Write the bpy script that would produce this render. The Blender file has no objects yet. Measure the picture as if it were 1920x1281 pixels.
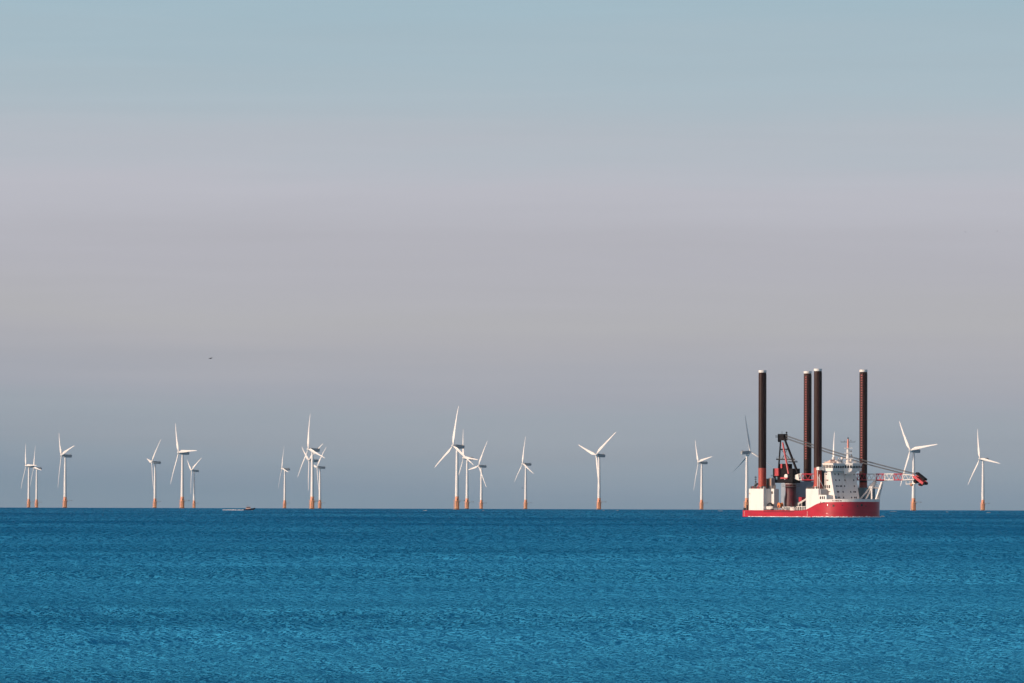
import bpy, bmesh, math, random
import numpy as np
from mathutils import Vector, Matrix

sc = bpy.context.scene
col = sc.collection
R = math.radians
F = 13400.0            # focal length in photo pixels (1920 wide)
RE = 6.37e6            # earth radius: far turbine feet dip behind the horizon
CAM_H = 10.0

# ------------------------------------------------------------------ camera
cam_d = bpy.data.cameras.new('camera')
cam = bpy.data.objects.new('camera', cam_d)
col.objects.link(cam)
sc.camera = cam
cam_d.sensor_width = 36.0
cam_d.lens = 36.0 * F / 1920.0
cam_d.clip_start = 1.0
cam_d.clip_end = 60000.0
PITCH = math.atan(290.3 / F)
ROLL = R(0.167)
cam_m = Matrix.Rotation(R(90) + PITCH, 4, 'X') @ Matrix.Rotation(ROLL, 4, 'Z')
cam.matrix_world = Matrix.Translation((0, 0, CAM_H)) @ cam_m

# ------------------------------------------------------------------ sun and sky
SUN_AZ, SUN_EL = R(67), R(18)       # behind the camera, over the left shoulder
sun_dir = Vector((-math.sin(SUN_AZ) * math.cos(SUN_EL), -math.cos(SUN_AZ) * math.cos(SUN_EL), math.sin(SUN_EL)))
sd = bpy.data.lights.new('sun', 'SUN')
sd.energy = 3.5
sd.angle = R(0.5)
sd.color = (1.0, 0.82, 0.66)
sun = bpy.data.objects.new('sun', sd)
col.objects.link(sun)
sun.rotation_euler = sun_dir.to_track_quat('Z', 'Y').to_euler()
sun.location = (-300, -200, 300)

sc.view_settings.view_transform = 'Standard'
sc.view_settings.look = 'None'
sc.view_settings.exposure = 0.0
sc.view_settings.gamma = 1.0
sc.view_settings.use_curve_mapping = False


def lin(r, g, b):
    def f(c):
        c /= 255.0
        return c / 12.92 if c <= 0.04045 else ((c + 0.055) / 1.055) ** 2.4
    return (f(r), f(g), f(b))


world = bpy.data.worlds.new('World')
sc.world = world
world.use_nodes = True
nt = world.node_tree
nt.nodes.clear()
N = nt.nodes.new
L = nt.links.new
SKY = 0.14
out = N('ShaderNodeOutputWorld')
bg = N('ShaderNodeBackground')
bg.inputs['Strength'].default_value = SKY
sky = N('ShaderNodeTexSky')
sky.sky_type = 'NISHITA'
sky.sun_disc = False
sky.sun_elevation = SUN_EL
sky.sun_rotation = R(180) + SUN_AZ
sky.altitude = 0
sky.air_density = 1.0
sky.dust_density = 2.0
sky.ozone_density = 1.2
tc = N('ShaderNodeTexCoord')
sep = N('ShaderNodeSeparateXYZ')
L(tc.outputs['Generated'], sep.inputs[0])
# low haze bank: thin stratus layers over the horizon
mp = N('ShaderNodeMapping')
mp.inputs['Scale'].default_value = (11, 11, 95)
L(tc.outputs['Generated'], mp.inputs['Vector'])
nz = N('ShaderNodeTexNoise')
nz.inputs['Scale'].default_value = 1.0
nz.inputs['Detail'].default_value = 5.0
nz.inputs['Roughness'].default_value = 0.5
nz.inputs['Distortion'].default_value = 0.4
L(mp.outputs[0], nz.inputs['Vector'])
mp2 = N('ShaderNodeMapping')
mp2.inputs['Scale'].default_value = (5, 5, 170)
mp2.inputs['Location'].default_value = (3.1, 1.7, 0.4)
L(tc.outputs['Generated'], mp2.inputs['Vector'])
nz2 = N('ShaderNodeTexNoise')
nz2.inputs['Detail'].default_value = 3.0
nz2.inputs['Scale'].default_value = 1.0
L(mp2.outputs[0], nz2.inputs['Vector'])


def math_node(op, a, b=None, clamp=False):
    m = N('ShaderNodeMath')
    m.operation = op
    m.use_clamp = clamp
    for i, v in enumerate((a, b)):
        if v is None:
            continue
        if isinstance(v, (int, float)):
            m.inputs[i].default_value = v
        else:
            L(v, m.inputs[i])
    return m.outputs[0]


wob = math_node('MULTIPLY', math_node('SUBTRACT', nz.outputs['Fac'], 0.5), 0.010)
wob2 = math_node('MULTIPLY', math_node('SUBTRACT', nz2.outputs['Fac'], 0.5), 0.008)
zz_ = math_node('ADD', sep.outputs['Z'], math_node('ADD', wob, wob2))
# keep the very bottom of the bank still so that the horizon line stays even
still = math_node('MULTIPLY', sep.outputs['Z'], 60.0, True)
mixz = N('ShaderNodeMix')
mixz.data_type = 'FLOAT'
L(still, mixz.inputs[0])
L(sep.outputs['Z'], mixz.inputs[2])
L(zz_, mixz.inputs[3])
# the dark bank stands a little higher towards the left
lean = math_node('MULTIPLY', math_node('MAXIMUM', math_node('MINIMUM', sep.outputs['X'], 0.0), -0.09), 0.055)
lowz = N('ShaderNodeMapRange')
L(sep.outputs['Z'], lowz.inputs['Value'])
lowz.inputs['From Min'].default_value = 0.016
lowz.inputs['From Max'].default_value = 0.034
lowz.inputs['To Min'].default_value = 1.0
lowz.inputs['To Max'].default_value = 0.0
lean = math_node('MULTIPLY', lean, lowz.outputs[0])
pos = math_node('DIVIDE', math_node('ADD', math_node('ADD', mixz.outputs[0], lean), 0.004), 0.124, True)
ramp = N('ShaderNodeValToRGB')
stops = [(-0.0017, (128, 147, 163)), (0.0000, (132, 149, 165)), (0.0030, (142, 156, 169)), (0.0058, (150, 160, 171)), (0.0096, (156, 165, 175)),
         (0.0140, (163, 167, 177)), (0.0207, (174, 174, 180)), (0.0245, (177, 177, 181)), (0.0342, (179, 179, 187)),
         (0.0431, (186, 187, 196)), (0.0506, (178, 187, 196)), (0.0581, (170, 187, 197)), (0.0680, (162, 186, 198)), (0.119, (142, 180, 203))]
el = ramp.color_ramp.elements
while len(el) < len(stops):
    el.new(0.5)
for e, (z, c) in zip(el, stops):
    e.position = (z + 0.004) / 0.124
    e.color = (*lin(*c), 1)
L(pos, ramp.inputs[0])
sc_ = N('ShaderNodeVectorMath')
sc_.operation = 'SCALE'
L(ramp.outputs['Color'], sc_.inputs[0])
mp3 = N('ShaderNodeMapping')
mp3.inputs['Scale'].default_value = (16, 16, 330)
mp3.inputs['Rotation'].default_value = (0, R(0.9), 0)
L(tc.outputs['Generated'], mp3.inputs['Vector'])
nz3 = N('ShaderNodeTexNoise')
nz3.inputs['Scale'].default_value = 1.0
nz3.inputs['Detail'].default_value = 6.0
nz3.inputs['Roughness'].default_value = 0.6
nz3.inputs['Distortion'].default_value = 0.6
L(mp3.outputs[0], nz3.inputs['Vector'])
L(math_node('MULTIPLY', math_node('ADD', math_node('MULTIPLY', math_node('SUBTRACT', nz3.outputs['Fac'], 0.5), 0.075), 1.0), 1.0 / SKY), sc_.inputs['Scale'])
mr = N('ShaderNodeMapRange')
mr.interpolation_type = 'SMOOTHSTEP'
L(sep.outputs['Z'], mr.inputs['Value'])
mr.inputs['From Min'].default_value = 0.09
mr.inputs['From Max'].default_value = 0.22
mix = N('ShaderNodeMix')
mix.data_type = 'RGBA'
L(mr.outputs[0], mix.inputs[0])
L(sc_.outputs[0], mix.inputs[6])
warm = N('ShaderNodeVectorMath')       # warm tint added to the upper sky to warm shaded faces
warm.operation = 'MULTIPLY'
L(sky.outputs[0], warm.inputs[0])
warm.inputs[1].default_value = (1.32, 1.02, 0.86)
L(warm.outputs[0], mix.inputs[7])
L(mix.outputs[2], bg.inputs['Color'])
L(bg.outputs[0], out.inputs['Surface'])


# ------------------------------------------------------------------ helpers
def unproject(px, py, dist):
    """photo pixel -> world point at ground distance dist"""
    d = cam_m.to_3x3() @ Vector(((px - 960) / F, -(py - 640.5) / F, -1))
    return Vector((0, 0, CAM_H)) + d * (dist / math.hypot(d.x, d.y))


def sea_z(d):
    return -d * d / (2 * RE)


def on_sea(px, dist):
    p = unproject(px, 955, dist)
    return Vector((p.x, p.y, sea_z(dist)))


def mat(name, color, rough=0.5, noise=0.0, nscale=0.3, stretch=(1, 1, 1), color2=None, lo=0.4, hi=0.6, metallic=0.0, spec=0.5, bump=0.0):
    m = bpy.data.materials.new(name)
    m.use_nodes = True
    t = m.node_tree
    b = t.nodes['Principled BSDF']
    b.inputs['Roughness'].default_value = rough
    b.inputs['Metallic'].default_value = metallic
    b.inputs['Specular IOR Level'].default_value = spec
    b.inputs['Base Color'].default_value = (*color, 1)
    if color2 is not None or noise:
        if color2 is None:
            color2 = tuple(c * (1 - noise) for c in color)
        tcn = t.nodes.new('ShaderNodeTexCoord')
        mpn = t.nodes.new('ShaderNodeMapping')
        mpn.inputs['Scale'].default_value = stretch
        nn = t.nodes.new('ShaderNodeTexNoise')
        nn.inputs['Scale'].default_value = nscale
        nn.inputs['Detail'].default_value = 6
        rr = t.nodes.new('ShaderNodeValToRGB')
        rr.color_ramp.elements[0].position = lo
        rr.color_ramp.elements[1].position = hi
        rr.color_ramp.elements[0].color = (*color, 1)
        rr.color_ramp.elements[1].color = (*color2, 1)
        t.links.new(tcn.outputs['Object'], mpn.inputs[0])
        t.links.new(mpn.outputs[0], nn.inputs['Vector'])
        t.links.new(nn.outputs['Fac'], rr.inputs[0])
        t.links.new(rr.outputs[0], b.inputs['Base Color'])
        if bump:
            bn = t.nodes.new('ShaderNodeBump')
            bn.inputs['Strength'].default_value = bump
            bn.inputs['Distance'].default_value = 0.05
            t.links.new(nn.outputs['Fac'], bn.inputs['Height'])
            t.links.new(bn.outputs[0], b.inputs['Normal'])
    return m


WHITE = mat('white_turbine_paint', (0.76, 0.74, 0.73), 0.40, noise=0.10, nscale=0.15, stretch=(1, 1, 0.15))
NACGREY = mat('nacelle_grey', (0.34, 0.36, 0.38), 0.45, noise=0.15, nscale=0.5)
ORANGE = mat('transition_yellow', (0.84, 0.46, 0.25), 0.5, color2=(0.78, 0.31, 0.18), nscale=0.5, stretch=(1, 1, 0.3))
TUBE = mat('fender_tube_pale', (0.78, 0.42, 0.27), 0.5, noise=0.2)
PILE = mat('pile_algae', (0.16, 0.09, 0.04), 0.7, color2=(0.45, 0.16, 0.05), nscale=0.8)
RAIL = mat('galvanised_rail', (0.16, 0.15, 0.15), 0.5)
BLACK = mat('black_rubber', (0.012, 0.013, 0.016), 0.5)
GLASS = mat('dark_window_glass', (0.012, 0.014, 0.018), 0.12)
SHIPWHITE = mat('ship_white_paint', (0.78, 0.74, 0.71), 0.45, color2=(0.60, 0.52, 0.46), nscale=0.35, stretch=(1, 1, 0.12), lo=0.54, hi=0.82)
SHIPGREY = mat('ship_grey_paint', (0.36, 0.36, 0.38), 0.5, noise=0.2, nscale=0.3)
HULLRED = mat('hull_red_paint', (0.47, 0.010, 0.030), 0.17, color2=(0.36, 0.009, 0.024), nscale=0.12, stretch=(1, 1, 2.5), lo=0.35, hi=0.7, bump=0.25)
CRANERED = mat('crane_red_paint', (0.50, 0.03, 0.05), 0.45, noise=0.2, nscale=0.5)
CRANEDARK = mat('crane_dark_red', (0.085, 0.012, 0.022), 0.5, color2=(0.20, 0.014, 0.03), nscale=0.22, lo=0.5, hi=0.7)
CRANEBLACK = mat('crane_black_steel', (0.006, 0.005, 0.009), 0.6, noise=0.3, nscale=0.6, spec=0.12)
LEGBROWN = mat('leg_brown_steel', (0.020, 0.008, 0.007), 0.4, spec=0.22, color2=(0.040, 0.015, 0.013), nscale=0.5, stretch=(1, 1, 0.03), bump=0.2)
LEGRED = mat('leg_red_primer', (0.42, 0.055, 0.035), 0.5, color2=(0.28, 0.04, 0.03), nscale=0.7, stretch=(1, 1, 0.08))
RACKRED = mat('rack_red', (0.34, 0.045, 0.045), 0.55)
RACKDARK = mat('rack_dark', (0.13, 0.02, 0.022), 0.55)
DECKGREY = mat('deck_paint', (0.16, 0.07, 0.06), 0.7, noise=0.3, nscale=0.3)
DECKORANGE = mat('deck_gear_orange', (0.70, 0.22, 0.07), 0.5, noise=0.2, nscale=0.8)
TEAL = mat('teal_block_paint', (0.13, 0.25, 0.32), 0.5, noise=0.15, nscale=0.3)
DARKGREY = mat('dark_casing', (0.045, 0.05, 0.062), 0.6, noise=0.3, nscale=0.4)
CABLE = mat('steel_wire', (0.05, 0.055, 0.065), 0.5)
FOAM = mat('white_foam', (0.75, 0.78, 0.80), 0.8, noise=0.15, nscale=2.0)
BIRD = mat('bird_dark', (0.035, 0.033, 0.033), 0.7)
LETTER = mat('lettering_dark_red', (0.12, 0.02, 0.03), 0.5)


def tag(o, label=None, cat=None, group=None, kind=None):
    if label: o['label'] = label
    if cat: o['category'] = cat
    if group: o['group'] = group
    if kind: o['kind'] = kind
    return o


def empty(name, loc=(0, 0, 0), rz=0.0):
    o = bpy.data.objects.new(name, None)
    o.empty_display_size = 5
    o.location = loc
    o.rotation_euler = (0, 0, rz)
    col.objects.link(o)
    return o


class MB:
    """collects shapes that become ONE mesh object"""

    def __init__(self):
        self.bm = bmesh.new()
        self.mats = []
        self.cur = 0

    def use(self, m):
        if m not in self.mats:
            self.mats.append(m)
        self.cur = self.mats.index(m)
        return self

    def _face(self, vs):
        try:
            f = self.bm.faces.new(vs)
            f.material_index = self.cur
            return f
        except ValueError:
            return None

    def loft(self, rings, cap=True, closed=True):
        vr = [[self.bm.verts.new(p) for p in r] for r in rings]
        n = len(vr[0])
        for a, b in zip(vr, vr[1:]):
            for i in range(n if closed else n - 1):
                j = (i + 1) % n
                self._face((a[i], a[j], b[j], b[i]))
        if cap and closed:
            self._face(list(reversed(vr[0])))
            self._face(vr[-1])
        return self

    def box(self, x0, x1, y0, y1, z0, z1):
        return self.loft([[(x0, y0, z0), (x1, y0, z0), (x1, y1, z0), (x0, y1, z0)],
                          [(x0, y0, z1), (x1, y0, z1), (x1, y1, z1), (x0, y1, z1)]])

    def obox(self, c, ux, uy, uz, dx, dy, dz):
        """box about centre c along the given unit axes"""
        c, ux, uy, uz = (Vector(v) for v in (c, ux, uy, uz))
        r = []
        for sz in (-1, 1):
            r.append([c + ux * (sx * dx / 2) + uy * (sy * dy / 2) + uz * (sz * dz / 2) for sx, sy in ((-1, -1), (1, -1), (1, 1), (-1, 1))])
        return self.loft(r)

    def bar(self, p, q, r0, r1=None, n=8):
        p, q = Vector(p), Vector(q)
        if r1 is None: r1 = r0
        d = (q - p).normalized()
        a = d.orthogonal().normalized()
        b = d.cross(a)
        rg = lambda c, r: [c + a * (r * math.cos(2 * math.pi * i / n)) + b * (r * math.sin(2 * math.pi * i / n)) for i in range(n)]
        return self.loft([rg(p, r0), rg(q, r1)])

    def path(self, pts, r, n=6):
        for p, q in zip(pts, pts[1:]):
            self.bar(p, q, r, n=n)
        return self

    def lathe(self, prof, cx=0, cy=0, n=24):
        """profile of (radius, z)"""
        return self.loft([[(cx + r * math.cos(2 * math.pi * i / n), cy + r * math.sin(2 * math.pi * i / n), z) for i in range(n)] for r, z in prof])

    def ball(self, c, r, n=12, sz=1.0):
        rings = []
        for k in range(1, n // 2):
            t = -math.pi / 2 + math.pi * k / (n // 2)
            rings.append([(c[0] + r * math.cos(t) * math.cos(2 * math.pi * i / n), c[1] + r * math.cos(t) * math.sin(2 * math.pi * i / n), c[2] + sz * r * math.sin(t)) for i in range(n)])
        return self.loft(rings)

    def build(self, name, m=None, parent=None, smooth=False, angle=35, bevel=0):
        if m is not None and not self.mats:
            self.mats.append(m)
        bmesh.ops.recalc_face_normals(self.bm, faces=self.bm.faces)
        me = bpy.data.meshes.new(name)
        if smooth:
            for f in self.bm.faces: f.smooth = True
            for e in self.bm.edges:
                if len(e.link_faces) == 2 and e.calc_face_angle(0) > R(angle): e.smooth = False
        self.bm.to_mesh(me)
        self.bm.free()
        for mm in self.mats: me.materials.append(mm)
        o = bpy.data.objects.new(name, me)
        col.objects.link(o)
        if parent: o.parent = parent
        if bevel:
            b = o.modifiers.new('bevel', 'BEVEL')
            b.width = bevel
            b.segments = 2
            b.limit_method = 'ANGLE'
        return o


hb_ = HULLRED.node_tree.nodes['Principled BSDF']
hb_.inputs['Roughness'].default_value = 0.32
hb_.inputs['Coat Weight'].default_value = 0.4
hb_.inputs['Coat Roughness'].default_value = 0.07
hcw = HULLRED.node_tree
ctc, cmp_, cnz, cbp = (hcw.nodes.new(n_) for n_ in ('ShaderNodeTexCoord', 'ShaderNodeMapping', 'ShaderNodeTexNoise', 'ShaderNodeBump'))
cmp_.inputs['Scale'].default_value = (0.25, 0.25, 1.1)
cnz.inputs['Detail'].default_value = 4
cbp.inputs['Strength'].default_value = 1.0
cbp.inputs['Distance'].default_value = 0.06
hcw.links.new(ctc.outputs['Object'], cmp_.inputs[0])
hcw.links.new(cmp_.outputs[0], cnz.inputs['Vector'])
hcw.links.new(cnz.outputs['Fac'], cbp.inputs['Height'])
hcw.links.new(cbp.outputs[0], hb_.inputs['Coat Normal'])

# ------------------------------------------------------------------ the sea: one curved sheet out past the horizon
SEA_BUMP, SEA_LX, SEA_LY = 5.8, 600.0, 240000.0


def build_sea():
    rs = [3.0]
    while rs[-1] < 20000:
        r = rs[-1]
        if r < 340: dr = max(1.0, r * 0.05)
        elif r < 13000: dr = min(0.0028 * r, r * r / 150000.0)
        else: dr = r * 0.04
        rs.append(r + dr)
    rs = np.array(rs)
    fine = np.arange(-4.75, 4.75, 0.0082)
    coarse_r = 4.75 + np.cumsum(np.minimum(0.02 * 1.16 ** np.arange(200), 6.0))
    coarse_r = coarse_r[coarse_r < 177]
    az = np.radians(np.concatenate([-coarse_r[::-1], fine, [4.75], coarse_r, [180.0 - 1e-3]]))
    az[-1] = np.pi
    az = np.concatenate([[-np.pi], az[:-1], [np.pi - 1e-6]])
    az = np.unique(az)
    dcol = np.gradient(az)
    nr, na = len(rs), len(az)
    drow = np.gradient(rs)
    A, Rr = np.meshgrid(az, rs)
    X = (Rr * np.sin(A)).astype(np.float64)
    Y = (Rr * np.cos(A)).astype(np.float64)
    Z = -(Rr ** 2) / (2 * RE)
    dC = (rs[:, None] * dcol[None, :])
    rng = np.random.default_rng(11)
    sel_r = np.where((rs > 330) & (rs < 14000))[0]
    sel_c = np.where(np.abs(az) < R(4.9))[0]
    r0, r1 = sel_r[0], sel_r[-1] + 1
    c0, c1 = sel_c[0], sel_c[-1] + 1
    xs, ys = X[r0:r1, c0:c1].astype(np.float32), Y[r0:r1, c0:c1].astype(np.float32)
    dRo, dCo = drow[r0:r1, None], dC[r0:r1, c0:c1]
    H = np.zeros_like(xs)
    nw = 110
    for i in range(nw):
        lamy = 2.2 * (150 / 2.2) ** rng.random()          # along the view
        lamx = np.clip(0.45 * lamy ** 0.62 * np.exp(rng.normal(0, 0.55)) * 2.0, 0.9, 60)
        ky, kx = 2 * np.pi / lamy, 2 * np.pi / lamx * rng.choice([-1, 1])
        amp = 0.0036 * lamy ** 0.36
        w = np.clip((lamy / dRo - 2.5) / 2.5, 0, 1) * np.clip((lamx / dCo - 2.0) / 2.0, 0, 1)
        if w.max() <= 0: continue
        ph = rng.random() * 6.283
        H += (amp * w * np.sin(kx * xs + ky * ys + ph)).astype(np.float32)
    # patches of livelier and calmer water
    G = np.zeros_like(xs)
    for i in range(14):
        lam = 60 * 12 ** rng.random()
        th = rng.normal(0, 0.35)
        G += np.sin(2 * np.pi / lam * (ys * np.cos(th) + xs * np.sin(th)) + rng.random() * 6.283).astype(np.float32)
    H *= np.clip(1 + 0.16 * G, 0.5, 1.7)
    Z[r0:r1, c0:c1] += H
    co = np.stack([X, Y, Z], -1).reshape(-1, 3).astype(np.float32)
    idx = np.arange(nr * na).reshape(nr, na)
    q = np.stack([idx[:-1, :-1], idx[:-1, 1:], idx[1:, 1:], idx[1:, :-1]], -1).reshape(-1, 4)
    q = q[:, ::-1]
    me = bpy.data.meshes.new('sea')
    me.vertices.add(len(co))
    me.vertices.foreach_set('co', co.ravel())
    me.loops.add(len(q) * 4)
    me.loops.foreach_set('vertex_index', q.ravel().astype(np.int32))
    me.polygons.add(len(q))
    me.polygons.foreach_set('loop_start', np.arange(0, len(q) * 4, 4, dtype=np.int32))
    me.polygons.foreach_set('use_smooth', np.ones(len(q), dtype=bool))
    me.update(calc_edges=True)
    o = bpy.data.objects.new('sea', me)
    col.objects.link(o)
    tag(o, kind='structure')
    print('sea verts', len(co), 'H std', H.std())
    # material
    m = bpy.data.materials.new('sea_water')
    m.use_nodes = True
    t = m.node_tree
    b = t.nodes['Principled BSDF']
    tcn = t.nodes.new('ShaderNodeTexCoord')

    def noise(scale, stretch, detail, rough=0.6):
        mpn = t.nodes.new('ShaderNodeMapping')
        mpn.inputs['Scale'].default_value = stretch
        nn = t.nodes.new('ShaderNodeTexNoise')
        nn.inputs['Scale'].default_value = scale
        nn.inputs['Detail'].default_value = detail
        nn.inputs['Roughness'].default_value = rough
        t.links.new(tcn.outputs['Object'], mpn.inputs[0])
        t.links.new(mpn.outputs[0], nn.inputs['Vector'])
        return nn.outputs['Fac']
    out_ = t.nodes['Material Output']
    t.nodes.remove(b)
    new, lk = t.nodes.new, t.links.new

    def mth(op, a, b_=None, clamp=False):
        q = new('ShaderNodeMath')
        q.operation = op
        q.use_clamp = clamp
        for k, v in enumerate((a, b_)):
            if v is None: continue
            if isinstance(v, (int, float)): q.inputs[k].default_value = v
            else: lk(v, q.inputs[k])
        return q.outputs[0]

    # body colour: brightening towards the camera painted in, deep blue further out, with drifting patches
    spx = new('ShaderNodeSeparateXYZ')
    lk(tcn.outputs['Object'], spx.inputs[0])
    dist = mth('LOGARITHM', mth('MAXIMUM', spx.outputs['Y'], 100.0), 10.0)
    near_bright = new('ShaderNodeMapRange')
    lk(dist, near_bright.inputs['Value'])
    near_bright.inputs['From Min'].default_value = 2.62
    near_bright.inputs['From Max'].default_value = 3.45
    near_bright.inputs['To Min'].default_value = 1.0
    near_bright.inputs['To Max'].default_value = 0.0
    n1 = noise(1.0, (0.008, 0.015, 0.01), 4)
    n1b = noise(1.0, (0.0045, 0.0016, 0.001), 3)
    patch = mth('ADD', mth('MULTIPLY', mth('MULTIPLY', mth('SUBTRACT', n1, 0.5), 2.2), mth('ADD', mth('MULTIPLY', near_bright.outputs[0], 0.95, True), 0.05)), mth('MULTIPLY', mth('SUBTRACT', n1b, 0.5), 1.6))
    fac = mth('ADD', mth('MULTIPLY', near_bright.outputs[0], 0.80), mth('ADD', patch, 0.22), True)
    rr = new('ShaderNodeMix')
    rr.data_type = 'RGBA'
    lk(fac, rr.inputs[0])
    rr.inputs[6].default_value = (0.0001, 0.030, 0.132, 1)
    rr.inputs[7].default_value = (0.055, 0.385, 0.70, 1)
    # wavelets: short-crested near, longer wind rows further out
    hs = None
    ln_y = mth('LOGARITHM', mth('MAXIMUM', spx.outputs['Y'], 150.0), 1.5)
    for k in range(9):
        r_ = 400.0 * 1.5 ** k
        win = mth('MULTIPLY', mth('SUBTRACT', 1.0, mth('ABSOLUTE', mth('SUBTRACT', ln_y, math.log(r_, 1.5)))), 1.0, True)
        lx, ly = r_ / SEA_LX, r_ * r_ / SEA_LY
        nn = noise(1.0, (1 / lx, 1 / ly, 0.0), 2.5, 0.6)
        nn = mth('MULTIPLY', mth('MULTIPLY', nn, win), lx * SEA_BUMP * (1 + 0.22 * k))
        hs = nn if hs is None else mth('ADD', hs, nn)
    bp_ = new('ShaderNodeBump')
    bp_.inputs['Strength'].default_value = 1.0
    bp_.inputs['Distance'].default_value = 1.0
    lk(hs, bp_.inputs['Height'])
    df = new('ShaderNodeBsdfDiffuse')
    lk(rr.outputs[2], df.inputs['Color'])
    lk(bp_.outputs[0], df.inputs['Normal'])
    gl = new('ShaderNodeBsdfGlossy')
    gl.inputs['Roughness'].default_value = 0.34
    gl.inputs['Color'].default_value = (0.04, 0.56, 0.95, 1)
    lk(bp_.outputs[0], gl.inputs['Normal'])
    fr_ = new('ShaderNodeFresnel')
    fr_.inputs['IOR'].default_value = 1.333
    lk(bp_.outputs[0], fr_.inputs['Normal'])
    mx = new('ShaderNodeMixShader')
    # wave shadowing keeps the mean reflectance of a rough sea well below that of a mirror
    lk(mth('MULTIPLY', fr_.outputs[0], 0.29), mx.inputs[0])
    lk(df.outputs[0], mx.inputs[1])
    lk(gl.outputs[0], mx.inputs[2])
    lk(mx.outputs[0], out_.inputs['Surface'])
    me.materials.append(m)
    return o


build_sea()


# ------------------------------------------------------------------ wind turbines
HUB_H, OVER, TILT = 70.0, 5.2, R(6.5)


def blade_mb():
    mb = MB()
    rings = []
    st = [(0.6, 1.7, 1.0, 20, 0.5), (2.2, 1.7, 1.0, 20, 0.5), (5.0, 2.7, 0.55, 18, 0.36), (8.5, 3.6, 0.30, 14, 0.30), (12, 3.35, 0.25, 11, 0.30),
          (18, 2.75, 0.21, 8, 0.30), (25, 2.15, 0.19, 5, 0.30), (32, 1.65, 0.17, 3, 0.30), (38, 1.25, 0.16, 2, 0.30), (42.5, 0.85, 0.15, 1, 0.32), (44.4, 0.5, 0.14, 1, 0.35), (45.0, 0.16, 0.2, 1, 0.4)]
    for r, c, tk, tw, le in st:
        flex = 3.0 * (r / 45) ** 2
        tw = R(tw)
        ring = []
        for i in range(14):
            a = 2 * math.pi * i / 14
            u = 0.5 * math.cos(a) + 0.5
            x = (le - 1 + u) * c * 1.0
            x = (u - (1 - le)) * c
            yy = 0.5 * tk * c * math.sin(a) * (0.55 + 0.45 * u if r > 3 else 1.0)
            ring.append((x * math.cos(tw) - yy * math.sin(tw), flex + x * math.sin(tw) + yy * math.cos(tw), r))
        rings.append(ring)
    mb.loft(rings)
    return mb


def base_parts(root):
    mb = MB()
    mb.lathe([(2.15, 14.6), (2.15, 15), (1.95, 30), (1.62, 50), (1.28, 67.6), (1.28, 68.0)], n=28)
    mb.build('tower', WHITE, root, smooth=True)
    mb = MB()
    mb.lathe([(2.1, -10), (2.1, 1.2)], n=24)
    mb.build('monopile', PILE, root, smooth=True)
    mb = MB()
    mb.lathe([(2.5, 1.2), (2.5, 8.6), (2.75, 8.7), (2.75, 9.1), (2.3, 9.2), (2.18, 14.4), (2.5, 14.45), (2.5, 14.6)], n=24)
    tp = mb.build('transition_piece', ORANGE, root, smooth=True)
    mb = MB()
    for zz in (9.6,):
        ring = [(3.9 * math.cos(2 * math.pi * i / 16), 3.9 * math.sin(2 * math.pi * i / 16)) for i in range(16)]
        mb.loft([[(x, y, zz - 0.22) for x, y in ring], [(x, y, zz) for x, y in ring]])
        for h in (0.6, 1.15):
            for i in range(16):
                a, b = ring[i], ring[(i + 1) % 16]
                mb.bar((a[0], a[1], zz + h), (b[0], b[1], zz + h), 0.05, n=5)
        for x, y in ring:
            mb.bar((x, y, zz), (x, y, zz + 1.15), 0.05, n=5)
    mb.build('platform', ORANGE, tp)
    mb = MB()   # boat landing: two fender tubes with stays
    for dx in (-0.9, 0.9):
        mb.bar((-3.25, dx - 0.6, -2), (-3.25, dx - 0.6, 8.2), 0.26)
        for z in (1.6, 4.6, 7.8):
            mb.bar((-3.25, dx - 0.6, z), (-2.1, dx * 0.7 - 0.6, z), 0.16)
    for z in np.arange(0.2, 9.4, 0.6):
        mb.bar((-3.15, -0.95, z), (-3.15, -0.25, z), 0.06, n=5)
    mb.build('boat_landing', TUBE, tp)
    mb = MB()   # cable tubes down the seaward side
    for a in (-115, -70, -40):
        x, y = 3.0 * math.cos(R(a)), 3.0 * math.sin(R(a))
        mb.bar((x, y, -3), (x, y, 8.8), 0.2)
        mb.bar((x, y, 3), (x * 0.8, y * 0.8, 3), 0.14)
        mb.bar((x, y, 7), (x * 0.8, y * 0.8, 7), 0.14)
    mb.build('cable_tube', PILE, tp)
    mb = MB()   # davit and lifting walkway reaching to the right
    mb.box(3.9, 9.2, -0.7, 0.1, 9.45, 9.62)
    mb.bar((3.8, -0.3, 9.5), (2.3, -0.3, 7.4), 0.14)
    for x in (5.2, 7.0, 9.0):
        mb.bar((x, -0.7, 9.6), (x, -0.7, 10.6), 0.05, n=5)
    mb.bar((4.0, -0.7, 10.6), (9.0, -0.7, 10.6), 0.05, n=5)
    mb.box(7.9, 9.1, -0.6, 0, 9.62, 10.3)
    mb.build('davit_arm', RAIL, tp)
    mb = MB()
    a = R(-75)
    n = Vector((math.cos(a), math.sin(a), 0))
    mb.obox(n * 2.24 + Vector((0, 0, 11.2)), (-n.y, n.x, 0), n, (0, 0, 1), 1.1, 0.14, 2.3)
    mb.build('door', BLACK, tp)


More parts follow.
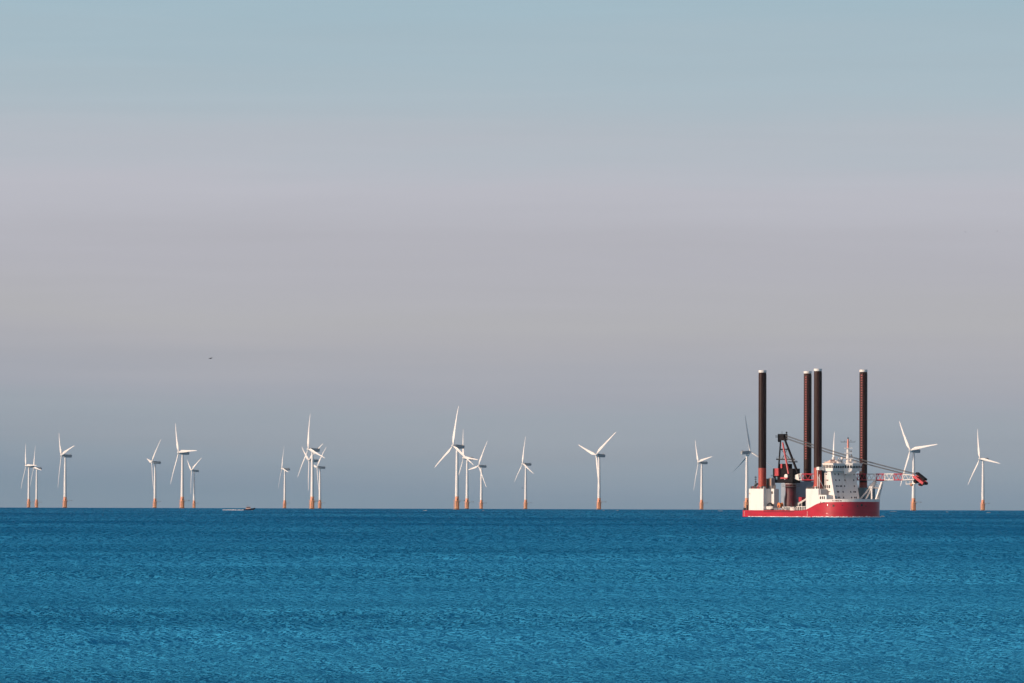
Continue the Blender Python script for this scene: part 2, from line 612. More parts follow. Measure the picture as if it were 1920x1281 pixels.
def rotor_parts(root, psi, a):
    rot = Matrix.Rotation(-psi, 4, 'Z') @ Matrix.Rotation(-TILT, 4, 'X')
    top = Matrix.Translation((0, 0, HUB_H))
    mb = MB()
    # local frame: +Y downwind (towards the tail), hub centre at Y=-OVER
    rings = []
    for y, w, z0, z1 in ((-3.3, 1.3, -1.5, 1.5), (-2.9, 1.75, -1.85, 1.85), (-1.5, 1.85, -2.0, 2.0), (5.0, 1.85, -2.0, 2.05), (8.3, 1.8, -1.55, 2.05), (8.8, 1.6, -1.3, 1.9)):
        c = 0.35
        rings.append([(-w + c, y, z0), (w - c, y, z0), (w, y, z0 + c), (w, y, z1 - c), (w - c, y, z1), (-w + c, y, z1), (-w, y, z1 - c), (-w, y, z0 + c)])
    mb.loft(rings)
    nac = mb.build('nacelle', NACGREY, root, smooth=True, angle=30)
    nac.matrix_local = top @ rot
    mb = MB()
    mb.use(RAIL).box(-1.2, 1.2, 6.2, 6.5, 2.0, 2.9)
    mb.bar((0.6, 7.6, 2.0), (0.6, 7.6, 3.8), 0.07, n=5)
    mb.bar((-0.6, 7.6, 2.0), (-0.6, 7.6, 3.8), 0.07, n=5)
    mb.build('wind_vane', RAIL, nac)
    mb = MB()
    rings = []
    for y, r in ((-2.05, 0.25), (-1.9, 0.75), (-1.3, 1.25), (-0.4, 1.6), (0.9, 1.68), (1.75, 1.55)):
        rings.append([(r * math.cos(2 * math.pi * i / 18), y - OVER, r * math.sin(2 * math.pi * i / 18)) for i in range(18)])
    mb.loft(rings)
    hub = mb.build('hub', WHITE, root, smooth=True)
    hub.matrix_local = top @ rot
    b = None
    for k in range(3):
        if b is None:
            b = blade_mb().build('blade', WHITE, root, smooth=True, angle=50)
            o = b
        else:
            o = b.copy()
            col.objects.link(o)
        o.parent = root
        o.matrix_local = top @ rot @ Matrix.Translation((0, -OVER, 0)) @ Matrix.Rotation(R(a + 120 * k), 4, 'Y')


def make_turbine():
    root = empty('wind_turbine')
    base_parts(root)
    rotor_parts(root, R(60), 0)
    return root


def copy_tree(o, parent=None):
    c = o.copy()
    col.objects.link(c)
    if parent: c.parent = parent
    for ch in list(o.children):
        copy_tree(ch, c)
    return c


def pose(root, psi, a, pitch=0.0):
    rot = Matrix.Rotation(-psi, 4, 'Z') @ Matrix.Rotation(-TILT, 4, 'X')
    top = Matrix.Translation((0, 0, HUB_H))
    k = 0
    for ch in root.children:
        n = ch.name.split('.')[0]
        if n in ('nacelle', 'hub'):
            ch.matrix_local = top @ rot
        elif n == 'blade':
            ch.matrix_local = top @ rot @ Matrix.Translation((0, -OVER, 0)) @ Matrix.Rotation(R(a + 120 * k), 4, 'Y') @ Matrix.Rotation(pitch, 4, 'Z')
            k += 1


TURBINES = [  # hub pixel x, distance, yaw, rotor phase, label
    (48.9, 12080, 67, -31, 'white turbine leftmost of the whole row, one blade level over its nacelle'),
    (63.7, 12700, 72, -25, 'small white turbine just right of the leftmost one, half behind its blades'),
    (115.5, 9611, 69, -47, 'white turbine alone right of the far left pair, two blades up in a V'),
    (284.8, 10985, 72, 38, 'white turbine left of the tall one in the left trio, long blade leaning right'),
    (335.2, 9017, 61, -33, 'tallest white turbine of the left trio, its blade level to the right'),
    (359.4, 13337, 67, 58, 'shortest white turbine of the left trio, two short blades up in a V'),
    (528.9, 12700, 76, -22, 'small white turbine standing alone just left of the second cluster'),
    (578.2, 8448, 65, -17, 'tallest white turbine of the second cluster, blade straight up, speedboat to its left'),
    (579.6, 10444, 65, 57, 'white turbine hidden right behind the tallest one of the second cluster'),
    (594.7, 12174, 70, 39, 'small white turbine at the right edge of the second cluster'),
    (849.7, 7913, 56, -2, 'biggest white turbine of all, upright blade and two spread low, mid sea'),
    (869.6, 9896, 67, -27, 'white turbine close behind the right side of the biggest turbine'),
    (897.5, 11714, 61, 21, 'small white turbine right end of the trio around the biggest turbine, blade pointing low right'),
    (980.1, 11140, 68, -10, 'small white turbine alone between the biggest turbine and the one with a wide Y'),
    (1117.6, 9243, 52, 48, 'white turbine alone mid right, blades in a wide Y, one down along its tower'),
    (1309.8, 10647, 69, -41, 'white turbine alone left of the jack-up ship, clear water either side'),
    (1406.6, 8671, -128, 8, 'white turbine turned away, dark upper blade, behind the ship stern and first leg'),
    (1563.5, 10355, 60, -14, 'white turbine hidden behind the ship bridge, only its upper blade showing'),
    (1706.8, 8345, 53, -39, 'white turbine behind the crane boom tip, right of the ship bow'),
    (1837.4, 9788, 59, -22, 'white turbine rightmost of the whole row, alone past the ship'),
]
proto = make_turbine()
trees = [proto] + [copy_tree(proto) for _ in TURBINES[1:]]
for o, (hx, d, psi, a, lab) in zip(trees, TURBINES):
    h = unproject(hx, 870, d)
    p = R(psi)
    n = Vector((-math.sin(p), -math.cos(p), 0))
    o.location = (h.x - n.x * OVER, h.y - n.y * OVER, sea_z(d))
    pose(o, p, a, R(80) if psi < 0 else 0.0)   # the one turned away is parked with feathered blades
    tag(o, lab, 'wind turbine', 'offshore wind turbines standing in the sea')

# ------------------------------------------------------------------ jack-up ship
TH = R(55)
SHIP_D = 4085.0
CT, ST = math.cos(TH), math.sin(TH)
SHIP_RZ = -(TH + math.atan((1523.5 - 960) / F))     # heading measured from the line of sight to the ship
ship = empty('jack_up_ship', on_sea(1523.5, SHIP_D), SHIP_RZ)
tag(ship, 'red and white jack-up ship with four tall dark legs and a lattice crane', 'ship')
PPM = F / SHIP_D


def zz(y):
    return (969.8 - y) / PPM


def lx_at(px, ly):       # along-ship coordinate that shows at photo column px, for a given offset from the centreline
    return ((px - 1523.5) / PPM - ly * ST) / CT


def ly_at(px, lx):
    return ((px - 1523.5) / PPM - lx * CT) / ST


HB = 19.5


def sheer(x):
    t = min(1, max(0, (x - 17) / 21))
    return 3.75 + 4.75 * (t * t * (3 - 2 * t)) + (0.35 * max(0, x - 38) / 16)


BA, BB, BE = 26.5, 24.7, 2.5     # where the bow curve starts, its length, its fullness


def side(x):
    return HB if x <= BA else HB * max(0.0, 1 - ((x - BA) / BB) ** BE) ** (1 / BE)


def bow_xy(t, inset=0.0):
    c, s_ = max(0.0, math.cos(t)), math.sin(t)
    return (BA + (BB - inset) * c ** (2 / BE), (HB - inset) * math.copysign(abs(s_) ** (2 / BE), s_))


def bow_n(t):
    c, s_ = max(1e-6, math.cos(t)), math.sin(t)
    return Vector((c ** (2 - 2 / BE) / BB, math.copysign(abs(s_) ** (2 - 2 / BE), s_) / HB, 0)).normalized()


def outline(z, inset=0.0, n=44):
    """points (x, y) from the starboard stern round the bow to the port stern"""
    fl = 0.3 - 0.035 * min(z, 9)
    pts = [(-42.0 + inset, -HB + inset)]
    for x in np.linspace(-38, 25.5, 16): pts.append((float(x), -HB + inset))
    for i in range(n + 1):
        t = -math.pi / 2 + math.pi * i / n
        x, y = bow_xy(t, inset)
        pts.append((x - fl * max(0.0, math.cos(t)), y))
    for x in np.linspace(25.5, -38, 16): pts.append((float(x), HB - inset))
    pts.append((-42.0 + inset, HB - inset))
    return pts


mb = MB()
levels = [-3.0, 0.0, 0.33, 0.66, 1.0]
ref = outline(5)
tops = [sheer(p[0]) for p in ref]
rings = []
for lv in levels:
    zs = [(-3.0 if lv < 0 else t * lv) for t in tops]
    oo = [outline(max(0, z)) for z in zs]
    rings.append([(oo[i][i][0], oo[i][i][1], zs[i]) for i in range(len(ref))])
vr = [[mb.bm.verts.new(p) for p in r] for r in rings]
mb.use(HULLRED)
n = len(ref)
for a, b in zip(vr, vr[1:]):
    for i in range(n):
        j = (i + 1) % n
        mb._face((a[i], a[j], b[j], b[i]))
mb.use(DECKGREY)
top = vr[-1]
for i in range(n // 2 - 1):
    mb._face((top[i], top[i + 1], top[n - 2 - i], top[n - 1 - i]))
hull = mb.build('hull', None, ship, smooth=True, angle=40)
# rubbing strakes, anchor pocket, draught marks on the side
mb = MB()
mb.box(lx_at(1432, -19.6), lx_at(1489, -19.6), -19.75, -19.5, zz(960.2), zz(959.3))
mb.build('rubbing_strake', CRANEDARK, hull)
mb = MB()
mb.box(-41.0, 18.0, -19.62, -19.5, 1.35, 1.6)
mb.build('side_seam', HULLRED, hull)


def hull_point(t_deg, z, off=0.04):
    t = R(t_deg)
    x, y = bow_xy(t)
    nrm = bow_n(t)
    return Vector((x, y, z)) + nrm * off, nrm


def bow_t(px, z):
    return min((abs(1523.5 + PPM * (bow_xy(R(t))[0] * CT + bow_xy(R(t))[1] * ST) - px), t) for t in np.arange(-90, 75, 0.25))[1]


for px, y, w, h, nm in ((1562, 948.3, 1.0, 1.2, 'mooring_port'), (1614.5, 947.2, 1.2, 1.3, 'mooring_port'), (1607, 949, 0.5, 1.0, 'mooring_port'), (1622, 949, 0.5, 1.0, 'mooring_port'), (1578.5, 947.5, 0.7, 0.5, 'mooring_port')):
    z = zz(y)
    c, nr = hull_point(bow_t(px, z), z)
    mb = MB()
    mb.obox(c, (-nr.y, nr.x, 0), nr, (0, 0, 1), w, 0.14, h)
    mb.build(nm, BLACK, hull)

mb = MB()     # draught marks by the stern and the bow shoulder
for x in (-40.6, 22.5):
    for k in range(6):
        mb.box(x, x + 0.45, -19.56, -19.5, 0.5 + k * 0.5, 0.72 + k * 0.5)
mb.build('draught_mark', SHIPWHITE, hull)
# white bulwark round the bow
mb = MB()
r1, r2 = [], []
pts = [(t, hull_point(t, 8.6, 0.06), hull_point(t, 8.6, -0.2)) for t in (-90 + 180 * i / 44 for i in range(4, 43))]
for t, (po, _), (pi, _) in pts:
    zb = sheer(po.x) + 0.02
    r1.append([(po.x, po.y, zb), (po.x, po.y, zb + 1.55), (pi.x, pi.y, zb + 1.55), (pi.x, pi.y, zb)])
mb.loft(r1)
bul = mb.build('bulwark', SHIPWHITE, ship, smooth=True, angle=40)
# ship's name: too small to read in the photo, a line of dark strokes
mb = MB()
random.seed(4)
px = 1560.5
while px < 1577.5:
    z = 9.15
    c, nr = hull_point(bow_t(px, 8.6), z, 0.09)
    c.z = 9.35
    mb.obox(c, (-nr.y, nr.x, 0), nr, (0, 0, 1), 0.42, 0.06, 0.5 + random.random() * 0.15)
    px += 1.7 if random.random() > 0.2 else 2.5
mb.build('bow_lettering', LETTER, bul)

# ---- jacking houses
def jack_rails(mb, x0, x1, y0, y1, z, step=1.5):
    pts = [(x0, y0), (x1, y0), (x1, y1), (x0, y1), (x0, y0)]
    for (a, b), (c, d) in zip(pts, pts[1:]):
        ln = math.hypot(c - a, d - b)
        k = max(1, int(ln / step))
        for i in range(k):
            x, y = a + (c - a) * i / k, b + (d - b) * i / k
            mb.bar((x, y, z), (x, y, z + 1.1), 0.05, n=5)
        for h in (0.55, 1.1):
            mb.bar((a, b, z + h), (c, d, z + h), 0.05, n=5)


def poly_house(name, pts, z0, z1, m, bevel=0.08):
    mb = MB()
    mb.loft([[(x, y, z0) for x, y in pts], [(x, y, z1) for x, y in pts]])
    return mb.build(name, m, ship, bevel=bevel)


ax0, ax1 = lx_at(1403.6, -19.47), lx_at(1431.4, -19.47)
ztop = zz(917)
DK = 3.76
aft_s = poly_house('jacking_house', [(ax0, -19.47), (ax1, -19.47), (ax1, -14.4), (ax1 + 3.2, -14.4), (ax1 + 3.2, -11.6), (ax0, -11.6)], DK, ztop, SHIPWHITE)
mb = MB(); jack_rails(mb, ax0 + .2, ax1 - .2, -19.2, -11.8, ztop); mb.build('railing', RAIL, aft_s)
mb = MB(); mb.box(ax1 + 0.9, ax1 + 2.1, -14.52, -14.38, zz(926.5), zz(922)); mb.build('window', GLASS, aft_s)
mb = MB(); mb.box(ax0 + .5, ax0 + 1.3, -19.58, -19.45, zz(927.5), zz(924.5)); mb.build('vent', mat('vent_tan', (0.55, 0.40, 0.28), 0.6), aft_s)
mb = MB()   # gear on the roof of the aft house
for i in range(9):
    x = ax0 + 0.8 + i * (ax1 - ax0 - 2) / 8
    h = random.uniform(0.5, 1.6)
    mb.use(random.choice([SHIPWHITE, RAIL, CRANERED, BLACK])).box(x, x + random.uniform(0.5, 1.1), -18.8, -17.6 + random.random(), ztop, ztop + h)
mb.use(BLACK).obox((ax0 + 5.6, -18.2, ztop + 2.2), Vector((1, 0, 0.5)).normalized(), (0, 1, 0), Vector((-0.5, 0, 1)).normalized(), 3.2, 0.8, 0.7)
mb.build('roof_gear', None, aft_s)
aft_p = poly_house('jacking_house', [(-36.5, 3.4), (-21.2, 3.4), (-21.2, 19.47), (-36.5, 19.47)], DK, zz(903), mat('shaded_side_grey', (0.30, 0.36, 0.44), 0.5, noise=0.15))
fx0, fx1 = lx_at(1511, -19.47), 34.0
fore_s = poly_house('jacking_house', [(fx0, -19.46), (28.0, -19.46), (30.5, -side(30.5) + .04), (33.2, -side(33.2) + .04), (33.2, -11.8), (fx0, -11.8)], DK, ztop, SHIPWHITE)
mb = MB(); jack_rails(mb, fx0 + .2, 32, -19.2, -12, ztop); mb.build('railing', RAIL, fore_s)
mb = MB()
for i in range(8):
    x = fx0 + 0.5 + i * 1.25
    mb.use(random.choice([SHIPWHITE, RAIL, BLACK, RAIL])).box(x, x + random.uniform(0.5, 1.0), -19.0, -18.4, ztop, ztop + random.uniform(0.5, 1.4))
mb.build('roof_gear', None, fore_s)
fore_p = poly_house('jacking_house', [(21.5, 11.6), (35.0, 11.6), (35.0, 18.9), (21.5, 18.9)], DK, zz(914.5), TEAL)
mb = MB(); jack_rails(mb, 21.8, 34.8, 11.9, 18.7, zz(914.5)); mb.build('railing', RAIL, fore_p)

# ---- legs
LEGX, LEGY, LR = 27.65, 15.8, 2.27
for sx, sy, ytop in ((-1, -1, 695.3), (1, -1, 691.8), (-1, 1, 697.0), (1, 1, 693.5)):
    cx, cy = sx * LEGX, sy * LEGY
    k = PPM * (1 + (cx * ST * 1.0 - cy * CT) / SHIP_D)
    zt = (969.8 - ytop) / k
    zred = zz(878) if sy < 0 else zz(905)
    mb = MB()
    mb.use(LEGRED).lathe([(LR, -2.0), (LR, zred)], cx, cy, 40)
    mb.use(LEGBROWN).lathe([(LR, zred), (LR, zt - 2.0), (LR - 0.12, zt - 1.95), (LR - 0.12, zt - 1.3)], cx, cy, 40)
    leg = mb.build('leg', None, ship, smooth=True)
    mb = MB()
    mb.lathe([(LR + 0.02, zt - 1.3), (LR + 0.02, zt), (LR - 0.35, zt), (LR - 0.35, zt - 0.4)], cx, cy, 40)
    mb.build('leg_cap', SHIPWHITE, leg, smooth=True)
    # pin rack: two proud rails with a rung of lugs between pin holes
    a = math.atan2(-math.cos(TH + R(-28) - TH), 0)   # placeholder replaced below
    # direction facing the viewer, turned 28 degrees to the left, expressed in ship axes
    wv = Vector((-math.sin(R(28)), -math.cos(R(28)), 0)) if sy > 0 else Vector((math.sin(R(62)), math.cos(R(62)), 0))
    nr = Vector((wv.x * CT - wv.y * ST, wv.x * ST + wv.y * CT, 0))
    tg = Vector((-nr.y, nr.x, 0))
    mb = MB()
    mb.use(RACKRED if sy > 0 else LEGBROWN)
    z0 = zz(868) if sx > 0 else zz(860)
    z = z0
    while z < zt - 2.4:
        mb.obox(Vector((cx, cy, z)) + nr * (LR + 0.02), tg, nr, (0, 0, 1), 0.85, 0.2, 0.62)
        z += 1.42
    if sy > 0:
        mb.use(RACKDARK)
        for s in (-1, 1):
            mb.obox(Vector((cx, cy, (z0 + zt - 2) / 2)) + nr * (LR - 0.03) + tg * (0.62 * s), tg, nr, (0, 0, 1), 0.16, 0.2, zt - 2 - z0)
    mb.build('pin_rack', None, leg)
    if sy < 0:   # red guide collars at the foot of the near legs
        mb = MB()
        mb.lathe([(LR + 0.25, ztop), (LR + 0.5, ztop + 0.1), (LR + 0.5, ztop + 1.3), (LR + 0.05, ztop + 2.0)], cx, cy, 24)
        mb.build('guide_collar', LEGRED, leg, smooth=True)

# ---- forecastle and accommodation
FD = zz(936.3)
mb = MB()
mb.loft([[(x, y, z) for x, y in [(33.2 + .003, -side(33.203) + .05)] + [(float(x), -side(x) + .05) for x in np.linspace(34.5, 39.2, 5)] + [(39.2, 4.0), (33.2 + .003, 4.0)]] for z in (5.0, zz(928.3))])
fc = mb.build('forecastle', SHIPWHITE, ship, bevel=0.08)
mb = MB()
mb.loft([[(x, y, z) for x, y in [p for p in outline(8, 0.7) if p[0] > 33.5]] for z in (7.5, FD - 0.9)])
mb.build('foredeck', SHIPWHITE, ship)


def put_window(parent, c, u, nrm, w, h, m=GLASS, name='window'):
    c, u, nrm = Vector(c), Vector(u).normalized(), Vector(nrm).normalized()
    mb = MB()
    mb.obox(c + nrm * 0.02, u, nrm, nrm.cross(u), w, 0.12, h)
    mb.build(name, m, parent)


# windows along the starboard wall between the forecastle and the bow
def wall_window(px, y, w, h):
    x = min(np.arange(33.3, 39.1, 0.02), key=lambda v: abs(1523.5 + PPM * (v * CT - side(v) * ST) - px))
    x = float(x)
    d = Vector((1, -(side(x + .05) - side(x - .05)) / .1, 0)).normalized()
    put_window(fc, (x, -side(x) + .05, zz(y)), d, (d.y, -d.x, 0) if d.x > 0 else (0, -1, 0), w, h)


for px, w in ((1538, 0.9), (1541.6, 0.75), (1545, 0.75)):
    wall_window(px, 933.6, w, 1.6)
for px, y, w, h in ((1538.6, 942.0, 0.6, 0.7), (1543.6, 941.3, 1.8, 1.1), (1537.4, 945.3, 0.5, 0.6)):
    wall_window(px, y, w, h)

YS, YP = -13.5, 3.6
zb, zt = FD, zz(883.5)
xb0, xb1 = 31.0, lx_at(1565, YS)      # bottom
xt0, xt1 = 31.0, lx_at(1556.3, YS)    # top of the sloping front
mb = MB()
mb.loft([[(xb0, YS, zb), (xb1, YS, zb), (xb1, YP, zb), (xb0, YP, zb)], [(xt0, YS, zt), (xt1, YS, zt), (xt1, YP, zt), (xt0, YP, zt)]])
house = mb.build('deckhouse', SHIPWHITE, ship, bevel=0.06)
slope = (xb1 - xt1) / (zt - zb)
fn = Vector((1, 0, slope)).normalized()


def front(px, y, w, h, m=GLASS):
    z = zz(y)
    lx = xb1 - slope * (z - zb)
    put_window(house, (lx, ly_at(px, lx), z), (0, 1, 0), fn, w, h, m)


for y, row in ((890, (1565, 1571.5, 1584, 1600.3)), (901, (1566.6, 1573, 1583.5, 1599.8)), (912, (1567.8, 1570.6, 1574.6, 1577, 1582.8, 1601)),
               (922.6, (1569.6, 1571.8, 1580, 1594.3, 1600.2, 1602.8)), (933.2, (1571, 1573.7, 1581, 1596, 1601.6, 1604.6))):
    for px in row: front(px, y, 0.62, 0.95)
front(1566.8, 933, 1.1, 1.7, TEAL)
for px, y, w, h in ((1549, 890.2, 1.1, 0.5), (1550.2, 901, 0.7, 0.7), (1552, 901, 0.7, 0.7), (1547.2, 913, 1.0, 1.75), (1550.8, 913, 1.0, 1.75), (1554.6, 913, 1.4, 1.8), (1549.6, 922.4, 0.7, 0.75), (1553, 922.4, 0.7, 0.75), (1555.5, 922.4, 0.7, 0.75)):
    put_window(house, (lx_at(px, YS), YS, zz(y)), (1, 0, 0), (0, -1, 0), w, h)
# louvre recess panels under the house side
mb = MB()
mb.box(lx_at(1550, YS - .6), lx_at(1559, YS - .6), YS - 0.7, YS - 0.05, zz(935.2), zz(929.2))
mb.build('louvre', SHIPGREY, house)
mb = MB()
mb.box(33.25, 34.6, -18.5, YS - 0.06, zz(928.2), zz(918.2))
mb.build('vent_trunk', SHIPGREY, house)
# crossbeam out to the leg, casing behind it painted dark for the shaded opening
mb = MB()
mb.box(30.3, 32.9, -18.6, YS - 0.01, zz(882.5), zz(876.6))
mb.build('leg_crossbeam', SHIPWHITE, house, bevel=0.05)
mb = MB()
mb.box(24.0, 30.9, -12.6, 2.0, DK, zz(878.5))
mb.build('shaded_casing', DARKGREY, ship)
mb = MB()   # braces and ladder beside the leg
mb.bar((31.5, -18.2, zz(895)), (31.5, -14.2, zz(916)), 0.16)
mb.bar((31.0, -18.3, zz(883)), (31.0, -18.3, zz(917)), 0.22)
mb.bar((32.0, -17.6, zz(890)), (32.0, -17.6, zz(917)), 0.13)
for i in range(14):
    z = zz(917) + i * 0.55
    mb.bar((31.0, -18.3, z), (32.0, -17.6, z), 0.08, n=5)
mb.build('leg_ladder', SHIPWHITE, house)

# ---- bridge
z0, z1 = zz(884.2), zz(871.2)
bx0 = lx_at(1548, -14.5)
bf = 40.8
bp = [(30.5, -14.5), (bf, -14.5), (bf, ly_at(1582, bf)), (44.6, ly_at(1597, 44.6)), (44.6, ly_at(1609, 44.6)), (42.0, 4.6), (30.5, 4.6)]
mb = MB()
ctr = Vector((37, -5, 0))
lo = [(x - (0.5 if x > 40 else 0), y, z0) for x, y in bp]
mb.loft([lo, [(x + (0.25 if x > 40 else 0), y, z1) for x, y in bp]])
bridge = mb.build('bridge', SHIPWHITE, ship, bevel=0.05)
mb = MB()   # underside wedge of the forward bay
mb.loft([[(40.0, bp[2][1] + .6, z0 - 1.7), (40.6, bp[2][1] + .8, z0 - 1.7), (40.6, bp[4][1] - .5, z0 - 1.7), (40.0, bp[4][1] - .5, z0 - 1.7)],
         [(40.0, bp[2][1] + .4, z0 - .003), (44.0, bp[3][1], z0 - .003), (44.0, bp[4][1] - .3, z0 - .003), (40.0, bp[4][1] - .3, z0 - .003)]])
mb.build('bay_bracket', SHIPWHITE, bridge)
mb = MB()
mb.loft([[(x + (0.5 if x > 40 else 0), y * 1.02, z) for x, y in bp] for z in (z1 + .003, z1 + 0.5)])
mb.build('bridge_roof', SHIPWHITE, bridge)
for (a, b), cnt in (((bp[0], bp[1]), 7), ((bp[1], bp[2]), 5), ((bp[2], bp[3]), 3), ((bp[3], bp[4]), 4), ((bp[4], bp[5]), 2)):
    a, b = Vector((*a, 0)), Vector((*b, 0))
    d = (b - a)
    ln = d.length
    u = d / ln
    nr = Vector((u.y, -u.x, 0))
    for i in range(cnt):
        c = a + d * ((i + 0.5) / cnt)
        c.z = z1 - 1.35
        c -= nr * 0.10 if a.x > 40 or b.x > 40 else nr * 0.02
        put_window(bridge, c + nr * 0.10, u, nr, ln / cnt * 0.66, 1.75)
# roof rail, mast, domes
mb = MB(); jack_rails(mb, 31, 41, -14, 4, z1 + 0.5); mb.build('roof_railing', SHIPWHITE, bridge)
MX, MY = 38.6, -2.6
zr = z1 + 0.5
mb = MB()
mb.use(SHIPWHITE).lathe([(1.15, zr), (1.0, zz(859)), (0.85, zz(850)), (0.8, zz(841))], MX, MY, 16)
mb.use(mat('mast_red_top', (0.72, 0.28, 0.22), 0.5)).lathe([(0.62, zz(841)), (0.5, zz(824.5))], MX, MY, 12)
mb.use(BLACK).lathe([(0.32, zz(824.5)), (0.32, zz(821.3))], MX, MY, 10)
mast = mb.build('mast', None, ship, smooth=True)
for y, w, l in ((861, 2.4, 5.2), (850.5, 2.0, 4.6), (841.4, 1.8, 4.8)):
    mb = MB()
    mb.obox((MX + 0.3, MY, zz(y)), (ST, CT, 0) if False else (CT, ST, 0), (-ST, CT, 0), (0, 0, 1), l, w, 0.35)
    mb.build('mast_platform', SHIPWHITE, mast)
mb = MB()
u = Vector((CT, ST, 0))
c = Vector((MX, MY, zz(830)))
mb.bar(c - u * 4.0, c + u * 4.0, 0.13, n=6)
mb.bar(c + u * 4.0, c + u * 4.0 + Vector((0, 0, .8)), 0.08, n=5)
mb.bar(c - u * 4.0, c - u * 4.0 + Vector((0, 0, .8)), 0.08, n=5)
mb.bar(c - u * 2.0, c - u * 2.0 + Vector((0, 0, .9)), 0.08, n=5)
mb.build('mast_yard', CABLE, mast)
mb = MB()
for dx, y, s in ((1.3, 847, .8), (1.6, 856, .9), (1.2, 827, .5), (1.4, 853.5, 0.6)):
    p = Vector((MX, MY, zz(y))) + u * (dx + .4)
    mb.obox(p, u, (-u.y, u.x, 0), (0, 0, 1), s, s, s)
mb.build('mast_lamp', RAIL, mast)
for px, y, r, ly in ((1562.3, 860.5, 1.0, -9), (1571.8, 862.2, .75, -6), (1578, 860.8, .8, -4), (1594.5, 863.5, .8, -1.5), (1602.5, 867, .6, 1)):
    lx = lx_at(px, ly)
    mb = MB()
    mb.use(SHIPWHITE).ball((lx, ly, zz(y)), r, 14)
    mb.use(RAIL).bar((lx, ly, zr), (lx, ly, zz(y) - r * 0.8), 0.25)
    mb.build('radar_dome', None, bridge, smooth=True)
mb = MB()
mb.use(mat('canvas_pink', (0.75, 0.45, 0.36), 0.7))
lx = lx_at(1556, -12)
mb.loft([[(lx - 4.5, -13.5, zr), (lx + 1.8, -13.5, zr), (lx + 1.8, -9.5, zr), (lx - 4.5, -9.5, zr)], [(lx + .2, -12.8, zr + 1.5), (lx + 1.4, -12.8, zr + 2.0), (lx + 1.4, -10, zr + 2.0), (lx + .2, -10, zr + 1.5)]])
mb.build('funnel_hood', None, bridge)
mb = MB()
lx = lx_at(1568, -8)
mb.loft([[(lx - 1, -9, zr), (lx + 4, -9, zr), (lx + 4, -7, zr), (lx - 1, -7, zr)], [(lx - .6, -8.6, zr + 1.6), (lx + 1, -8.6, zr + 1.5), (lx + 1, -7.4, zr + 1.5), (lx - .6, -7.4, zr + 1.6)]])
mb.build('roof_locker', SHIPWHITE, bridge)
for px, ly, yt in ((1544.5, -13, 861), (1549, -10, 864), (1606, 3, 862)):
    lx = lx_at(px, ly)
    mb = MB(); mb.bar((lx, ly, zr), (lx, ly, zz(yt)), 0.09, 0.05, n=6)
    mb.build('whip_aerial', RAIL, bridge)

# ---- crane
PX, PY = -17.4, -3.0
zp = zz(905)
mb = MB()
mb.use(CRANEDARK).lathe([(3.6, DK), (3.5, zz(940)), (3.15, zz(925)), (3.05, zz(918)), (3.25, zz(909)), (3.5, zz(906)), (3.5, zp)], PX, PY, 32)
mb.use(SHIPWHITE).lathe([(3.28, zz(908.2)), (3.38, zz(908.1)), (3.38, zz(907.3)), (3.3, zz(907.2))], PX, PY, 32)
crane = mb.build('crane', None, ship, smooth=True)
mb = MB()
mb.lathe([(3.1, zz(913.2)), (5.3, zz(913.1)), (5.3, zz(912.5)), (3.1, zz(912.4))], PX, PY, 24)
for i in range(16):
    a = 2 * math.pi * i / 16
    x, y = PX + 5.2 * math.cos(a), PY + 5.2 * math.sin(a)
    mb.bar((x, y, zz(912.6)), (x, y, zz(908.8)), 0.06, n=5)
    b = 2 * math.pi * (i + 1) / 16
    mb.bar((x, y, zz(908.9)), (PX + 5.2 * math.cos(b), PY + 5.2 * math.sin(b), zz(908.9)), 0.05, n=5)
mb.build('ring_walkway', RAIL, crane)
BD = Vector((44 + 17.4, 17.0, 0)).normalized()      # boom direction in ship axes
BN = Vector((-BD.y, BD.x, 0))
UP = Vector((0, 0, 1))
P0 = Vector((PX, PY, 0))


def cp(px, y, off=0.0):
    """point in the crane's lifting plane (shifted sideways by off) that shows at photo pixel (px, y)"""
    o = P0 + BN * off
    base = 1523.5 + PPM * (o.x * CT + o.y * ST)
    k = PPM * (BD.x * CT + BD.y * ST)
    t = (px - base) / k
    for _ in range(4):          # nearer points show larger
        q = o + BD * t
        depth = SHIP_D - (q.x * ST - q.y * CT)
        s = SHIP_D / depth
        t = ((px - 1523.5) / s + 1523.5 - base) / k
    q = o + BD * t
    return Vector((q.x, q.y, zz(y)))


# machinery house: boxes behind and around the mast foot
def cbox(m, name, px0, px1, y0, y1, off0, off1, parent=crane, bevel=0.05):
    a, b = cp(px0, y0, (off0 + off1) / 2), cp(px1, y1, (off0 + off1) / 2)
    mb = MB()
    c = (a + b) / 2
    mb.obox(c, BD, BN, UP, abs((b - a).dot(BD)), abs(off1 - off0), abs(b.z - a.z))
    return mb.build(name, m, parent, bevel=bevel)


cbox(CRANEBLACK, 'slewing_platform', 1456, 1493, 900.5, 906, -3.6, 3.6)
mh = cbox(CRANEBLACK, 'machinery_house', 1463.5, 1493, 879, 900.4, -3.2, 3.4)
cbox(CRANEBLACK, 'machinery_house', 1464.5, 1480, 870, 878.9, -2.2, 3.0)
cbox(CRANERED, 'side_panel', 1464.0, 1467.0, 870.2, 878.4, -2.9, -2.25)
cbox(CRANERED, 'counterweight', 1456.0, 1463.2, 878.5, 892.8, -4.6, -1.0)
cbox(CRANEBLACK, 'counterweight_frame', 1453.2, 1462.5, 878.7, 896, -0.9, 3.0)
cbox(CRANERED, 'base_beam', 1464, 1477, 895.5, 898.5, -4.2, -3.3)
cab = cbox(CRANEBLACK, 'operator_cab', 1453.5, 1461, 893.2, 903.5, -3.4, -1.2)
cbox(TEAL, 'cab_window', 1454.2, 1457.5, 894.4, 902.2, -3.55, -3.35, parent=cab, bevel=0)
mb = MB()
